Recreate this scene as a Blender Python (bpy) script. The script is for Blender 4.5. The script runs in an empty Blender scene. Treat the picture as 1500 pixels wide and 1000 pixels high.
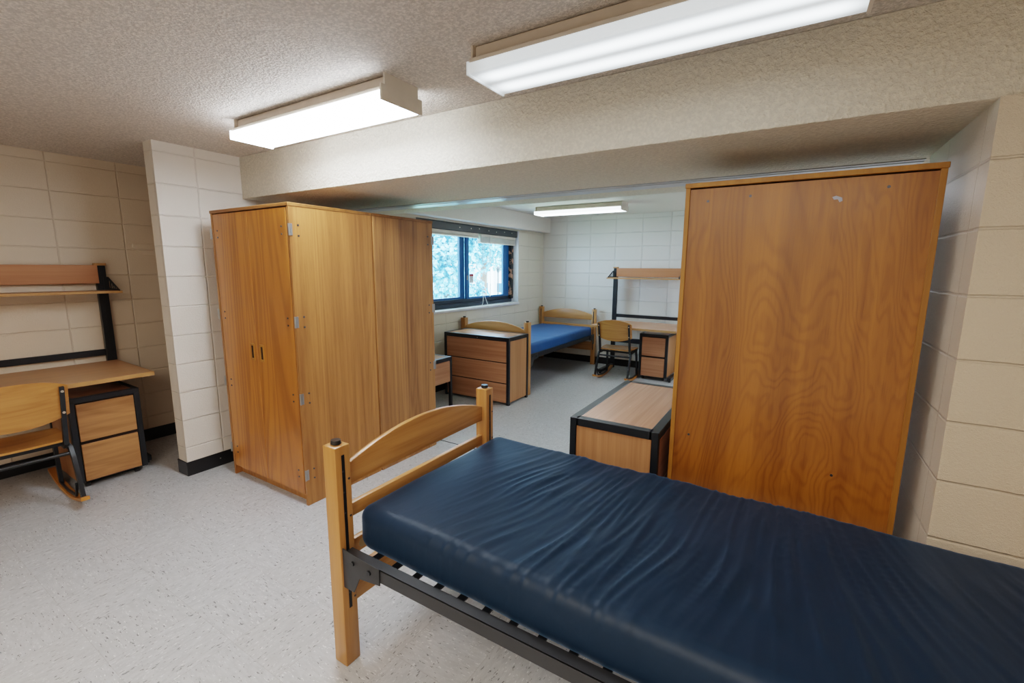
import bpy, bmesh, math, random
from mathutils import Matrix, Vector, noise
PI = math.pi
SC = bpy.context.scene
COL = SC.collection
random.seed(7)

# ------------------------------------------------------------------ node helper
class Mat:
    def __init__(s, name):
        s.m = bpy.data.materials.new(name); s.m.use_nodes = True
        s.t = s.m.node_tree; s.t.nodes.clear()
        s.out = s.t.nodes.new('ShaderNodeOutputMaterial')
    def n(s, typ, props=None, **ins):
        nd = s.t.nodes.new('ShaderNode' + typ)
        for k, v in (props or {}).items(): setattr(nd, k, v)
        for k, v in ins.items():
            key = int(k[1:]) if k[0] == '_' and k[1:].isdigit() else k.replace('_', ' ')
            s.put(nd.inputs[key], v)
        return nd
    def put(s, sock, v):
        if isinstance(v, bpy.types.NodeSocket): s.t.links.new(v, sock)
        elif isinstance(v, bpy.types.Node): s.t.links.new(v.outputs[0], sock)
        elif isinstance(v, (tuple, list)) and len(v) == 3 and sock.type == 'RGBA': sock.default_value = (*v, 1)
        else: sock.default_value = v
    def math(s, op, a, b=0.0, c=0.0, clamp=False):
        nd = s.t.nodes.new('ShaderNodeMath'); nd.operation = op; nd.use_clamp = clamp
        s.put(nd.inputs[0], a); s.put(nd.inputs[1], b); s.put(nd.inputs[2], c)
        return nd.outputs[0]
    def vmath(s, op, a, b=(0, 0, 0)):
        nd = s.t.nodes.new('ShaderNodeVectorMath'); nd.operation = op
        s.put(nd.inputs[0], a); s.put(nd.inputs[1], b)
        return nd.outputs[0]
    def mix(s, f, a, b, mode='MIX'):
        nd = s.t.nodes.new('ShaderNodeMix'); nd.data_type = 'RGBA'; nd.blend_type = mode
        s.put(nd.inputs[0], f); s.put(nd.inputs[6], a); s.put(nd.inputs[7], b)
        return nd.outputs[2]
    def step(s, v, a, b, lo=0.0, hi=1.0):
        nd = s.t.nodes.new('ShaderNodeMapRange'); nd.interpolation_type = 'SMOOTHSTEP'
        s.put(nd.inputs[0], v); s.put(nd.inputs[1], a); s.put(nd.inputs[2], b); s.put(nd.inputs[3], lo); s.put(nd.inputs[4], hi)
        return nd.outputs[0]
    def noise(s, vec, scale, detail=2.0, rough=.5, dist=0.0):
        return s.n('TexNoise', Vector=vec, Scale=scale, Detail=detail, Roughness=rough, Distortion=dist).outputs['Fac']
    def bump(s, h, strength=1.0, dist=.001, normal=None):
        b = s.n('Bump', Height=h, Strength=strength, Distance=dist)
        if normal is not None: s.put(b.inputs['Normal'], normal)
        return b.outputs[0]
    def principled(s, **ins):
        p = s.n('BsdfPrincipled', **ins)
        s.t.links.new(p.outputs[0], s.out.inputs[0])
        return s.m

def plain(name, col, rough=.5, metal=0.0, spec=.5, var=.06, bump=0.0, bscale=300.):
    M = Mat(name)
    co = M.n('TexCoord').outputs['Object']
    f = M.noise(co, 9., 3.)
    c = M.mix(M.step(f, .3, .7), tuple(x * (1 - var) for x in col), tuple(min(1, x * (1 + var)) for x in col))
    ins = dict(Base_Color=c, Roughness=rough, Metallic=metal, Specular_IOR_Level=spec)
    if bump: ins['Normal'] = M.bump(M.noise(co, bscale, 2.), 1., bump)
    return M.principled(**ins)

def wood(name, dark, light, axis='Z', rings=9., ringscale=5., stretch=.1, pore=.35, rough=.38, contour=.5, fig=0., streak=.5, coat=0., knots=False):
    """Veneer: contour lines of a stretched noise give the cathedral figure, fine stretched noise the pores."""
    M = Mat(name)
    tc = M.n('TexCoord').outputs['Object']
    oi = M.n('ObjectInfo').outputs['Random']
    off = M.n('CombineXYZ', X=M.math('MULTIPLY', oi, 13.7), Y=M.math('MULTIPLY', oi, 7.3), Z=M.math('MULTIPLY', oi, 5.1)).outputs[0]
    co = M.vmath('ADD', tc, off)
    def sc(al, ac):
        v = {'X': (al, ac, ac), 'Y': (ac, al, ac), 'Z': (ac, ac, al)}[axis]
        return M.vmath('MULTIPLY', co, v)
    n1 = M.noise(sc(ringscale * stretch, ringscale), 1., 2.2 + fig, .42, .3 + fig)
    c = M.math('PINGPONG', M.math('MULTIPLY', n1, rings), .5)
    lines = M.step(c, .02, .34)                       # dark thin contour lines
    st = M.noise(sc(1.2, 42.), 1., 3., .6)
    band = M.noise(sc(.25, 7.), 1., 2., .5)
    pores = M.noise(sc(9., 420.), 1., 2., .6)
    f = M.math('ADD', M.math('MULTIPLY', lines, contour), M.math('MULTIPLY', M.step(st, .3, .7), streak))
    f = M.math('ADD', f, M.math('MULTIPLY', M.step(band, .35, .65), .45))
    f = M.math('SUBTRACT', f, M.math('MULTIPLY', M.step(pores, .54, .70), pore))
    f = M.math('DIVIDE', f, contour + streak + .45, clamp=True)
    col = M.mix(f, dark, light)
    if knots:
        v = M.n('TexVoronoi', {'feature': 'DISTANCE_TO_EDGE'}, Vector=co, Scale=2.2).outputs[0]
        v2 = M.n('TexVoronoi', Vector=M.vmath('MULTIPLY', co, (1, 1, .8)), Scale=4.3).outputs['Distance']
        col = M.mix(M.step(v2, .0, .055, .75, 0.), col, tuple(x * .3 for x in dark))
    ins = dict(Base_Color=col, Roughness=M.math('ADD', rough, M.math('MULTIPLY', st, .12)), Normal=M.bump(pores, .35, .0004))
    if coat: ins['Coat_Weight'] = coat; ins['Coat_Roughness'] = .22
    return M.principled(**ins)

def block_wall(name, col, u0, z0=.006, rough=.42, joint=.8, grain=1.0, usize=.4064):
    """Painted concrete block laid in a stack bond, from world position."""
    M = Mat(name)
    g = M.n('NewGeometry')
    pos = g.outputs['Position']
    px = M.n('SeparateXYZ', Vector=pos); nx = M.n('SeparateXYZ', Vector=g.outputs['True Normal'])
    side = M.math('GREATER_THAN', M.math('ABSOLUTE', nx.outputs[0]), .5)
    u = M.math('ADD', M.math('MULTIPLY', px.outputs[1], side), M.math('MULTIPLY', px.outputs[0], M.math('SUBTRACT', 1., side)))
    wob = M.math('MULTIPLY', M.math('SUBTRACT', M.noise(pos, 9., 2.), .5), .006)
    def dist(v, o, s):
        t = M.math('ADD', M.math('ADD', v, wob), 40 * s - o + s / 2)
        t = M.math('MODULO', t, s)
        return M.math('ABSOLUTE', M.math('SUBTRACT', t, s / 2))
    d = M.math('MINIMUM', dist(px.outputs[2], z0, .2032), dist(u, u0, usize))
    j = M.step(d, .0015, .0065)
    gr = M.noise(pos, 330., 2., .6)
    gr2 = M.noise(pos, 110., 3., .6)
    h = M.math('ADD', M.math('MULTIPLY', j, 4.2 * joint), M.math('ADD', M.math('MULTIPLY', gr, .9 * grain), M.math('MULTIPLY', gr2, 1.1 * grain)))
    big = M.noise(pos, 1.3, 2.)
    c = M.mix(M.step(big, .3, .7), tuple(x * .96 for x in col), col)
    c = M.mix(M.math('MULTIPLY', M.math('SUBTRACT', 1., j), .10 * joint), c, tuple(x * .45 for x in col))
    return M.principled(Base_Color=c, Roughness=rough, Normal=M.bump(h, 1., .0011))

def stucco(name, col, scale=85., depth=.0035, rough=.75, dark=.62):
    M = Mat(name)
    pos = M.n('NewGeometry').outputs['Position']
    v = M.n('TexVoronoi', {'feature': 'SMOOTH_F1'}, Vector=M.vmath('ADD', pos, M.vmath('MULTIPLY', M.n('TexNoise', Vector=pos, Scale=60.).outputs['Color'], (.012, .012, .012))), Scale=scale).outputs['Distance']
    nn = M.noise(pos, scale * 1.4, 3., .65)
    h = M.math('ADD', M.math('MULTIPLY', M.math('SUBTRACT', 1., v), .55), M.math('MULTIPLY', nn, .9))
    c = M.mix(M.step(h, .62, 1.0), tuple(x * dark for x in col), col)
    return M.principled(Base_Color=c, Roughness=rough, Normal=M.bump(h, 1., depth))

# ------------------------------------------------------------------ materials
CREAM = (.74, .67, .565)
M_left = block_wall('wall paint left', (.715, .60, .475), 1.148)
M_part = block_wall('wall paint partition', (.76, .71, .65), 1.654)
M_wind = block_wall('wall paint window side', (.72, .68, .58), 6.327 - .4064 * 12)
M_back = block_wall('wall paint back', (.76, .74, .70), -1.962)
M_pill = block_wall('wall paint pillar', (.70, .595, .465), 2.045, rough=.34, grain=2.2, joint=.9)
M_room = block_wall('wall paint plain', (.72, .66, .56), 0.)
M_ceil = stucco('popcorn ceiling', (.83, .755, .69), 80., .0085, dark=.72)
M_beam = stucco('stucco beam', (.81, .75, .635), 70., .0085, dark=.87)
M_ceilfar = stucco('painted plaster', (.78, .75, .70), 40., .0006, .6, .97)
M_base = plain('black vinyl', (.012, .012, .014), .32)
M_steel = plain('black steel', (.011, .013, .017), .36, 0., .5, .15)
M_steelw = plain('grey black steel', (.022, .023, .026), .42, 0., .5, .1)
M_oak = wood('honey oak veneer', (.30, .10, .013), (.53, .205, .032), 'Z', 17., 3.0, .09, .30, .34, .46, .3, .10, .5)
M_oakside = wood('oak side veneer', (.25, .100, .027), (.475, .220, .064), 'Z', 12., 4.2, .06, .42, .38, .26, .1, .5)
M_oakside2 = wood('striped oak veneer', (.19, .078, .024), (.46, .222, .074), 'Z', 9., 6.5, .05, .36, .38, .25, .1, .6)
M_oakedge = wood('oak edge', (.16, .066, .016), (.30, .13, .034), 'X', 5., 6., .1, .3, .4)
M_gapshade = plain('painted gap shade', (.02, .009, .004), .7)  # near-black colour that paints the shade in door, pull and drawer gaps
M_ply = wood('amber rotary plywood', (.215, .070, .007), (.41, .152, .019), 'Z', 30., 1.7, .30, .26, .30, .27, 1.3, .30, .25, True)
M_plyedge = wood('amber wood edge', (.30, .12, .016), (.44, .20, .03), 'Z', 4., 6., .1, .3, .36)
M_bed = wood('honey maple lengthwise', (.35, .150, .036), (.54, .275, .092), 'Y', 6., 9., .08, .18, .33, .35, .2, .6, .2)
M_bedz = wood('honey maple upright', (.35, .150, .036), (.53, .268, .088), 'Z', 6., 9., .06, .18, .33, .35, .2, .6, .2)
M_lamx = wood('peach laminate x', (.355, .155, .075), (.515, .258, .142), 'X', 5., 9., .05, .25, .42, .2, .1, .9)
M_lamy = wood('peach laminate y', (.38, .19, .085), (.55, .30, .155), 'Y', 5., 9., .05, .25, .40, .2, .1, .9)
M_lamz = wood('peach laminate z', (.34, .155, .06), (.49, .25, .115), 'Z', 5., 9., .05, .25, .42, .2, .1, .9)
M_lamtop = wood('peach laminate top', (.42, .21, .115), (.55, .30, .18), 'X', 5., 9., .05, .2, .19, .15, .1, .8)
M_peda = wood('tan oak laminate', (.27, .120, .042), (.47, .232, .092), 'X', 9., 7., .12, .35, .42, .45, .2, .7)
M_chair = wood('bent plywood', (.35, .140, .026), (.52, .25, .066), 'X', 7., 5., .12, .2, .33, .4, .4, .5, .2)
M_runner = wood('runner wood', (.34, .13, .02), (.50, .22, .045), 'Y', 5., 9., .1, .2, .33)
M_desktop = wood('desk laminate', (.37, .19, .085), (.52, .29, .14), 'X', 7., 7., .05, .22, .30, .2, .2, .9)
M_edge = plain('tan edge band', (.45, .245, .095), .4)
M_panel = wood('peach tack panel', (.40, .165, .07), (.49, .225, .105), 'X', 4., 8., .05, .15, .45, .15, .1, .9)
M_nickel = plain('dull nickel', (.36, .36, .36), .42, .9)
M_screw = plain('dark bolt', (.10, .10, .11), .35, .8)
M_zinc = plain('zinc bolt', (.60, .58, .52), .3, .8)
M_white = plain('white enamel', (.74, .69, .62), .45)
M_housing = plain('beige enamel', (.62, .54, .46), .5)
M_sill = plain('white sill', (.72, .74, .80), .35)
M_blind = plain('white blind slats', (.74, .73, .69), .5)
M_frame = plain('dark blue grey window frame', (.020, .034, .055), .35)
M_framebloom = plain('bloom-tinted sash', (.015, .12, .33), .35)  # dark sash with the sky's blue bloom painted into its colour
M_header = plain('dark header plate', (.045, .050, .056), .45)
M_rust = Mat('peeling painted jamb')
_p = M_rust.n('TexCoord').outputs['Object']
M_rust = M_rust.principled(Base_Color=M_rust.mix(M_rust.step(M_rust.noise(_p, 14., 4., .6), .52, .58), (.02, .022, .026), (.50, .27, .18)), Roughness=.6)
M_cord = plain('cord', (.8, .8, .8), .5)
M_red = plain('red print', (.35, .03, .05), .5)
M_lightgrey = plain('grey label', (.45, .47, .55), .5)
M_label = plain('white label', (.75, .75, .75), .5)
M_rubber = plain('black rubber cap', (.012, .012, .013), .28)
M_tracktint = plain('window-tinted track', (.50, .55, .62), .3)  # white track, the window's blue light mixed into its colour
M_tape = plain('tape residue', (.16, .13, .09), .6)
M_sticker = plain('worn disc', (.38, .27, .14), .6, bump=.001)
M_plaster = plain('plastic caster', (.02, .02, .022), .4)

# glowing diffuser: soft lengthwise streaks where the two tubes sit behind the prismatic lens
def lens_mat(name, lo, hi, col):
    M = Mat(name)
    co = M.n('TexCoord').outputs['Object']
    s = M.n('SeparateXYZ', Vector=co)
    y = s.outputs[1]
    d = M.math('MINIMUM', M.math('ABSOLUTE', M.math('SUBTRACT', y, .055)), M.math('ABSOLUTE', M.math('ADD', y, .055)))
    f = M.step(d, .055, .0)
    ends = M.step(M.math('ABSOLUTE', s.outputs[0]), .60, .50)
    f = M.math('MULTIPLY', M.math('ADD', .12, f), M.math('ADD', .15, M.math('MULTIPLY', ends, .85)))
    st = M.math('ADD', lo, M.math('MULTIPLY', f, hi - lo))
    h = M.n('TexVoronoi', Vector=co, Scale=260.).outputs['Distance']
    p = M.n('BsdfPrincipled', Base_Color=(.75, .76, .74), Roughness=.25, Emission_Color=col, Emission_Strength=st, Normal=M.bump(h, .5, .001))
    M.t.links.new(p.outputs[0], M.out.inputs[0])
    return M.m
M_lens1 = lens_mat('bright lens', 22., 38., (.86, .93, 1.0))
M_lens2 = lens_mat('prismatic lens', .35, 4.2, (.82, .93, 1.0))
M_lens3 = lens_mat('far lens', 4., 14., (.84, .95, 1.0))

def make_glass():
    M = Mat('window glass')
    t = M.n('BsdfTransparent', Color=(.93, .97, 1.))
    g = M.n('BsdfGlossy', Color=(1, 1, 1), Roughness=.02)
    mx = M.n('MixShader', _0=.05, _1=t.outputs[0], _2=g.outputs[0])
    M.t.links.new(mx.outputs[0], M.out.inputs[0])
    return M.m
M_glass = make_glass()

def make_floor():
    M = Mat('flecked vinyl tile')
    pos = M.n('NewGeometry').outputs['Position']
    s = M.n('SeparateXYZ', Vector=pos)
    T = .3048
    def cell(v, o): return M.math('DIVIDE', M.math('ADD', v, 60 * T - o), T)
    cx, cy = cell(s.outputs[0], .02), cell(s.outputs[1], .485)
    fx, fy = M.math('FLOOR', cx), M.math('FLOOR', cy)
    chk = M.math('MODULO', M.math('ADD', fx, fy), 2.)
    idv = M.n('CombineXYZ', X=fx, Y=fy, Z=0.).outputs[0]
    rnd = M.n('TexWhiteNoise', {'noise_dimensions': '3D'}, Vector=idv)
    shifted = M.vmath('ADD', pos, M.vmath('MULTIPLY', rnd.outputs['Color'], (3., 3., 3.)))
    a = M.vmath('MULTIPLY', shifted, (38., 125., 1.)); b = M.vmath('MULTIPLY', shifted, (125., 38., 1.))
    mv = M.t.nodes.new('ShaderNodeMix'); mv.data_type = 'VECTOR'
    M.put(mv.inputs[0], chk); M.put(mv.inputs[4], a); M.put(mv.inputs[5], b)
    co = mv.outputs[1]
    n1 = M.noise(co, 1., 2., .6); n2 = M.noise(M.vmath('ADD', co, (31., 17., 3.)), 1.3, 2., .6); n3 = M.noise(co, .45, 3., .6)
    base = M.mix(M.step(n3, .3, .7), (.44, .455, .48), (.53, .545, .57))
    base = M.mix(M.math('MULTIPLY', rnd.outputs['Value'], .35), base, (.46, .465, .47))
    base = M.mix(M.step(n1, .63, .69, 0., .85), base, (.10, .10, .11))
    base = M.mix(M.step(n2, .62, .69, 0., .8), base, (.78, .79, .80))
    def edge(c):
        t = M.math('FRACT', c); return M.math('MINIMUM', t, M.math('SUBTRACT', 1., t))
    e = M.math('MINIMUM', edge(cx), edge(cy))
    sd = M.step(e, .0015, .006)
    base = M.mix(M.math('MULTIPLY', M.math('SUBTRACT', 1., sd), .28), base, (.22, .21, .20))
    big = M.noise(pos, 2.2, 3.)
    return M.principled(Base_Color=base, Roughness=M.math('ADD', .24, M.math('MULTIPLY', big, .14)), Normal=M.bump(M.noise(pos, 45., 2.), .12, .001), Specular_IOR_Level=.5)
M_floor = make_floor()

def make_vinyl(name, col, sheen):
    M = Mat(name)
    co = M.n('TexCoord').outputs['Object']
    w = M.noise(M.vmath('MULTIPLY', co, (22., 5., 14.)), 1., 3., .55, .6)
    f = M.noise(co, 900., 1.)
    nrm = M.bump(f, .15, .0003, M.bump(w, .35, .004))
    return M.principled(Base_Color=col, Roughness=.50, Specular_IOR_Level=sheen, Normal=nrm, Sheen_Weight=.22, Sheen_Roughness=.4, Sheen_Tint=(.25, .5, .9))
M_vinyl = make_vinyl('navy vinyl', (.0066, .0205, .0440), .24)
M_vinylrefl = make_vinyl('reflection-tinted vinyl', (.006, .075, .25), .55)  # navy pad; the window's blue reflection is painted into the base colour

# ------------------------------------------------------------------ mesh helper
class MB:
    def __init__(s, M=None): s.bm = bmesh.new(); s.M = M
    def _fin(s, vs):
        if s.M is not None: bmesh.ops.transform(s.bm, matrix=s.M, verts=vs)
        return s
    def box(s, x0, x1, y0, y1, z0, z1, bev=0., seg=1, rot=None):
        c = Vector(((x0 + x1) / 2, (y0 + y1) / 2, (z0 + z1) / 2))
        T = Matrix.Translation(c) @ (rot or Matrix.Identity(4)) @ Matrix.Diagonal((abs(x1 - x0), abs(y1 - y0), abs(z1 - z0), 1))
        vs = bmesh.ops.create_cube(s.bm, size=1, matrix=T)['verts']
        if bev:
            es = list({e for v in vs for e in v.link_edges})
            r = bmesh.ops.bevel(s.bm, geom=es, offset=bev, segments=seg, profile=.5, affect='EDGES')
            vs = list({v for f in r['faces'] for v in f.verts} | {v for v in vs if v.is_valid})
        return s._fin(vs)
    def cyl(s, p, q, r, r2=None, n=16, bev=0.):
        p, q = Vector(p), Vector(q); d = q - p
        T = Matrix.Translation((p + q) / 2) @ d.to_track_quat('Z', 'Y').to_matrix().to_4x4()
        vs = bmesh.ops.create_cone(s.bm, cap_ends=True, segments=n, radius1=r, radius2=r if r2 is None else r2, depth=d.length, matrix=T)['verts']
        return s._fin(vs)
    def prism(s, pts, axis, a, b, bev=0.):
        """Polygon (u,v) pushed along axis from a to b; (u,v) are the other two axes in order."""
        def mk(u, v, w): return {'X': (w, u, v), 'Y': (u, w, v), 'Z': (u, v, w)}[axis]
        lo = [s.bm.verts.new(mk(u, v, a)) for u, v in pts]; hi = [s.bm.verts.new(mk(u, v, b)) for u, v in pts]
        fs = [s.bm.faces.new(lo[::-1]), s.bm.faces.new(hi)]
        k = len(pts)
        for i in range(k): fs.append(s.bm.faces.new((lo[i], lo[(i + 1) % k], hi[(i + 1) % k], hi[i])))
        bmesh.ops.recalc_face_normals(s.bm, faces=fs)
        vs = lo + hi
        if bev:
            es = list({e for f in fs[:2] for e in f.edges})
            r = bmesh.ops.bevel(s.bm, geom=es, offset=bev, segments=2, profile=.5, affect='EDGES')
            vs = list({v for f in r['faces'] for v in f.verts} | {v for v in vs if v.is_valid})
        return s._fin(vs)
    def sweep(s, path, prof, up=(1, 0, 0)):
        """Sweep a closed 2-D profile along a path; profile u runs along 'up'."""
        path = [Vector(p) for p in path]; up = Vector(up); rings = []
        for i, p in enumerate(path):
            t = (path[min(i + 1, len(path) - 1)] - path[max(i - 1, 0)]).normalized()
            u = (up - t * up.dot(t)).normalized(); v = t.cross(u)
            rings.append([s.bm.verts.new(p + u * a + v * b) for a, b in prof])
        fs = []
        k = len(prof)
        for A, B in zip(rings, rings[1:]):
            for i in range(k): fs.append(s.bm.faces.new((A[i], A[(i + 1) % k], B[(i + 1) % k], B[i])))
        fs.append(s.bm.faces.new(rings[0][::-1])); fs.append(s.bm.faces.new(rings[-1]))
        bmesh.ops.recalc_face_normals(s.bm, faces=fs)
        return s._fin([v for r in rings for v in r])
    def build(s, name, mat, parent=None, smooth=35, kind=None, label=None):
        me = bpy.data.meshes.new(name); s.bm.normal_update(); s.bm.to_mesh(me); s.bm.free()
        for p in me.polygons: p.use_smooth = True
        me.set_sharp_from_angle(angle=math.radians(smooth))
        me.materials.append(mat)
        o = bpy.data.objects.new(name, me); COL.objects.link(o)
        if parent is not None: o.parent = parent
        if kind: o['kind'] = kind
        if label: o['label'] = label
        return o

def circ(r, n=12): return [(r * math.cos(2 * PI * i / n), r * math.sin(2 * PI * i / n)) for i in range(n)]
def rect(a, b): return [(-a / 2, -b / 2), (a / 2, -b / 2), (a / 2, b / 2), (-a / 2, b / 2)]
def box(name, mat, parent, *a, bev=0., seg=1, **k): return MB().box(*a, bev=bev, seg=seg).build(name, mat, parent, **k)
def thing(name, label, cat, loc=(0, 0, 0), rz=0., group=None):
    o = bpy.data.objects.new(name, None); COL.objects.link(o); o.empty_display_size = .1
    o.location = loc; o.rotation_euler = (0, 0, rz); o['label'] = label; o['category'] = cat
    if group: o['group'] = group
    return o
def tag(o, label, cat, group=None):
    o['label'] = label; o['category'] = cat
    if group: o['group'] = group
    return o
def struct(name, mb, mat): return mb.build(name, mat, kind='structure')
def dup(root, loc, rz, label, group=None):
    r = root.copy(); COL.objects.link(r); r.location = loc; r.rotation_euler = (0, 0, rz); r['label'] = label
    if group: r['group'] = group
    for ch in list(root.children):
        c = ch.copy(); COL.objects.link(c); c.parent = r
        for g in list(ch.children):
            d = g.copy(); COL.objects.link(d); d.parent = c
    return r

# ------------------------------------------------------------------ room shell
ZC = 2.305; XL = -4.66; XP = -3.607; XR = 2.3; YB = 6.83; YF = -2.6
struct('floor', MB().box(XL - .3, XR + .3, YF - .3, YB + .3, -.12, 0), M_floor)
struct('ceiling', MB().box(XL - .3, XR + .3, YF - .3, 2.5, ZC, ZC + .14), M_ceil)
struct('ceiling', MB().box(XL - .3, XR + .3, 2.5, YB + .3, ZC, ZC + .14), M_ceilfar)
struct('wall_left', MB().box(XL - .14, XL, YF, 3.05, 0, ZC), M_left)
struct('wall_alcove', MB().box(XL, XP - .124, 2.95, 3.05, 0, ZC), M_left)
struct('wall_partition', MB().box(XP - .124, XP, 1.405, 3.25, 0, ZC), M_part)
W0, W1, WZ0, WZ1 = 3.82, 6.03, .985, 2.05         # window opening
WX = XP - .25
mb = MB().box(WX, XP, 3.25, W0, 0, ZC).box(WX, XP, W1, YB + .2, 0, ZC).box(WX, XP, W0, W1, 0, WZ0 - .03).box(WX, XP, W0, W1, WZ1, ZC)
struct('wall_window', mb, M_wind)
struct('wall_back', MB().box(WX, XR + .2, YB, YB + .2, 0, ZC), M_back)
struct('wall_right', MB().box(XR, XR + .14, YF, YB, 0, ZC), M_room)
struct('wall_front', MB().box(XL - .14, XR + .14, YF - .14, YF, 0, ZC), M_room)
struct('wall_pillar', MB().box(.461, XR, 1.945, 2.76, 0, 2.006), M_pill)
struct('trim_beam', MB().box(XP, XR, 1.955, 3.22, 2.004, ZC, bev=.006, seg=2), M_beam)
struct('trim_bulkhead', MB().box(XP, -3.478, 3.22, YB, 2.071, ZC, bev=.004), M_ceilfar)
struct('trim_track', MB().box(XP, .455, 2.835, 2.955, 1.996, 2.006, bev=.002).box(XP, .455, 2.80, 2.833, 1.999, 2.006), M_tracktint)
struct('trim_threshold', MB().box(XP, .461, 2.918, 2.926, 0, .0025), M_base)
def baseb(name, *bx):
    m = MB()
    for b in bx: m.box(*b, 0, .105, bev=.003)
    struct(name, m, M_base)
baseb('baseboard_left', (XL, XL + .009, YF, 2.95))
baseb('baseboard_alcove', (XL + .009, XP - .133, 2.941, 2.95))
baseb('baseboard_partition', (XP, XP + .009, 1.397, 3.25), (XP - .133, XP + .009, 1.396, 1.405), (XP - .133, XP - .124, 1.405, 2.94))
baseb('baseboard_window', (XP, XP + .009, 3.25, YB))
baseb('baseboard_back', (XP + .009, XR, YB - .009, YB))
baseb('baseboard_pillar', (.461, XR, 1.936, 1.945))

# small screws on the partition baseboard are part of it
for y in (1.62,):
    MB().cyl((XP + .009, y, .06), (XP + .0115, y, .06), .005, n=10).build('screw', M_zinc, bpy.data.objects['baseboard_partition'])

# ------------------------------------------------------------------ window
win = bpy.data.objects.new('window_1', None); COL.objects.link(win); win['kind'] = 'structure'; win.location = (0, 0, 0)
fx0, fx1 = XP - .20, XP - .115                       # frame depth range (behind the reveal)
m = MB().box(fx0, fx1, W0, W1, WZ0, WZ0 + .055, bev=.003).box(fx0 + .02, fx1 - .02, W0 + .02, W1 - .02, WZ0 + .055, WZ0 + .105, bev=.003)
m.box(fx0, fx1, W0, W0 + .05, WZ0 + .05, 1.955, bev=.003).box(fx0, fx1, W0, W1, 1.94, WZ1, bev=.003)
m.build('window_frame', M_frame, win)
box('side_jamb', M_rust, win, fx0, fx1 + .03, W1 - .075, W1 - .012, WZ0 + .055, 1.94, bev=.003)
m = MB().box(fx1 - .05, fx1 - .015, 4.895, 4.955, WZ0 + .10, 1.94, bev=.003).box(fx1 - .05, fx1 - .015, 5.80, W1 - .077, WZ0 + .10, 1.94, bev=.003)
m.box(fx1 - .05, fx1 - .015, 4.955, 5.80, WZ0 + .10, WZ0 + .125).box(fx1 - .05, fx1 - .015, 4.955, 5.80, 1.90, 1.94)
m.build('sash', M_framebloom, win, label='right sash of dark window frame')
m = MB().box(fx1 - .09, fx1 - .052, 4.80, 4.90, WZ0 + .10, 1.94, bev=.003).box(fx1 - .09, fx1 - .052, W0 + .05, W0 + .11, WZ0 + .10, 1.94, bev=.003)
m.box(fx1 - .09, fx1 - .052, W0 + .11, 4.80, WZ0 + .10, WZ0 + .13).box(fx1 - .09, fx1 - .052, W0 + .11, 4.80, 1.90, 1.94)
m.build('sash', M_framebloom, win, label='left sash of window')
def pane(x, y0, y1, z0, z1):
    m = MB(); m.bm.faces.new([m.bm.verts.new(c) for c in ((x, y0, z0), (x, y1, z0), (x, y1, z1), (x, y0, z1))])
    m.build('pane', M_glass, win)
pane(fx1 - .032, 4.955, 5.80, WZ0 + .12, 1.90); pane(fx1 - .071, W0 + .11, 4.80, WZ0 + .13, 1.90)
box('sash_latch', M_nickel, win, fx1 - .015, fx1 - .004, 4.90, 4.918, 1.34, 1.40, bev=.002)
box('sill', M_sill, win, XP - .235, XP + .022, W0 - .0, W1 + .0, WZ0 - .03, WZ0, bev=.004, seg=2)
MB().box(XP - .235, XP + .002, W1 - .011, W1, WZ0, WZ1).build('reveal', M_sill, win, label='white painted window reveal')
hd = box('header_plate', M_header, win, fx1 - .01, XP - .02, W0 + .005, W1 - .012, 1.955, WZ1 - .002, bev=.004)
for y in (4.62, 4.86, 5.04, 5.26, 5.45, 5.66, 5.86): MB().cyl((XP - .022, y, 2.005 + .008 * math.sin(y * 9)), (XP - .016, y, 2.005 + .008 * math.sin(y * 9)), .0085, n=10).build('screw', M_zinc, hd)
# two raised blinds hang from the header
def blind(y0, y1, drop, label, n):
    t = thing('window_blind', label, 'blind', (XP - .07, (y0 + y1) / 2, 1.955), 0, 'raised blinds in the window')
    L = (y1 - y0) / 2
    box('head_rail', M_white, t, -.03, .03, -L, L, -.038, 0, bev=.003)
    m = MB()
    for k in range(n):
        z = -.040 - (drop - .055) * (k + 1) / n
        m.box(-.026, .026, -L, L, z, z + (drop - .055) / n * .55)
    m.build('slats', M_blind, t)
    box('bottom_rail', M_white, t, -.028, .028, -L, L, -drop, -drop + .016, bev=.003)
    return t
blind(W0 + .02, 5.055, .062, 'thin raised white blind in the left half of the window', 2)
b2 = blind(5.10, W1 - .02, .118, 'thicker raised white blind stacked in the right half of the window', 7)
MB().cyl((.034, -.24, -.02), (.034, -.235, -.67), .004, n=8).cyl((.034, -.235, -.67), (.034, -.24, -.85), .007, n=8).build('tilt_wand', M_cord, b2)
m = MB(); m.sweep([(.04, -.44, -.01), (.042, -.43, -.5), (.045, -.435, -.80), (.06, -.44, -.86), (.075, -.47, -.93), (.082, -.51, -.962)], circ(.0032, 6)); m.build('pull_cord', M_cord, b2)
m = MB(); m.sweep([(.04, -.40, -.01), (.04, -.39, -.6), (.05, -.385, -.85), (.092, -.38, -.955), (.098, -.375, -1.0)], circ(.0032, 6))
m.build('pull_cord', M_cord, b2)
st = thing('window_sticker', 'small red and grey sticker on the right window pane beside the mullion', 'sticker', (fx1 - .029, 5.02, 1.36))
box('paper', M_label, st, 0, .0012, -.045, .045, -.06, .06)
box('red_band', M_red, st, .0012, .0018, -.045, .045, .028, .06)
m = MB()
for k in range(4): m.box(.0012, .0018, -.036, .034 - .02 * (k % 2), .012 - k * .018, .020 - k * .018)
m.build('print', M_lightgrey, st)

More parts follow.
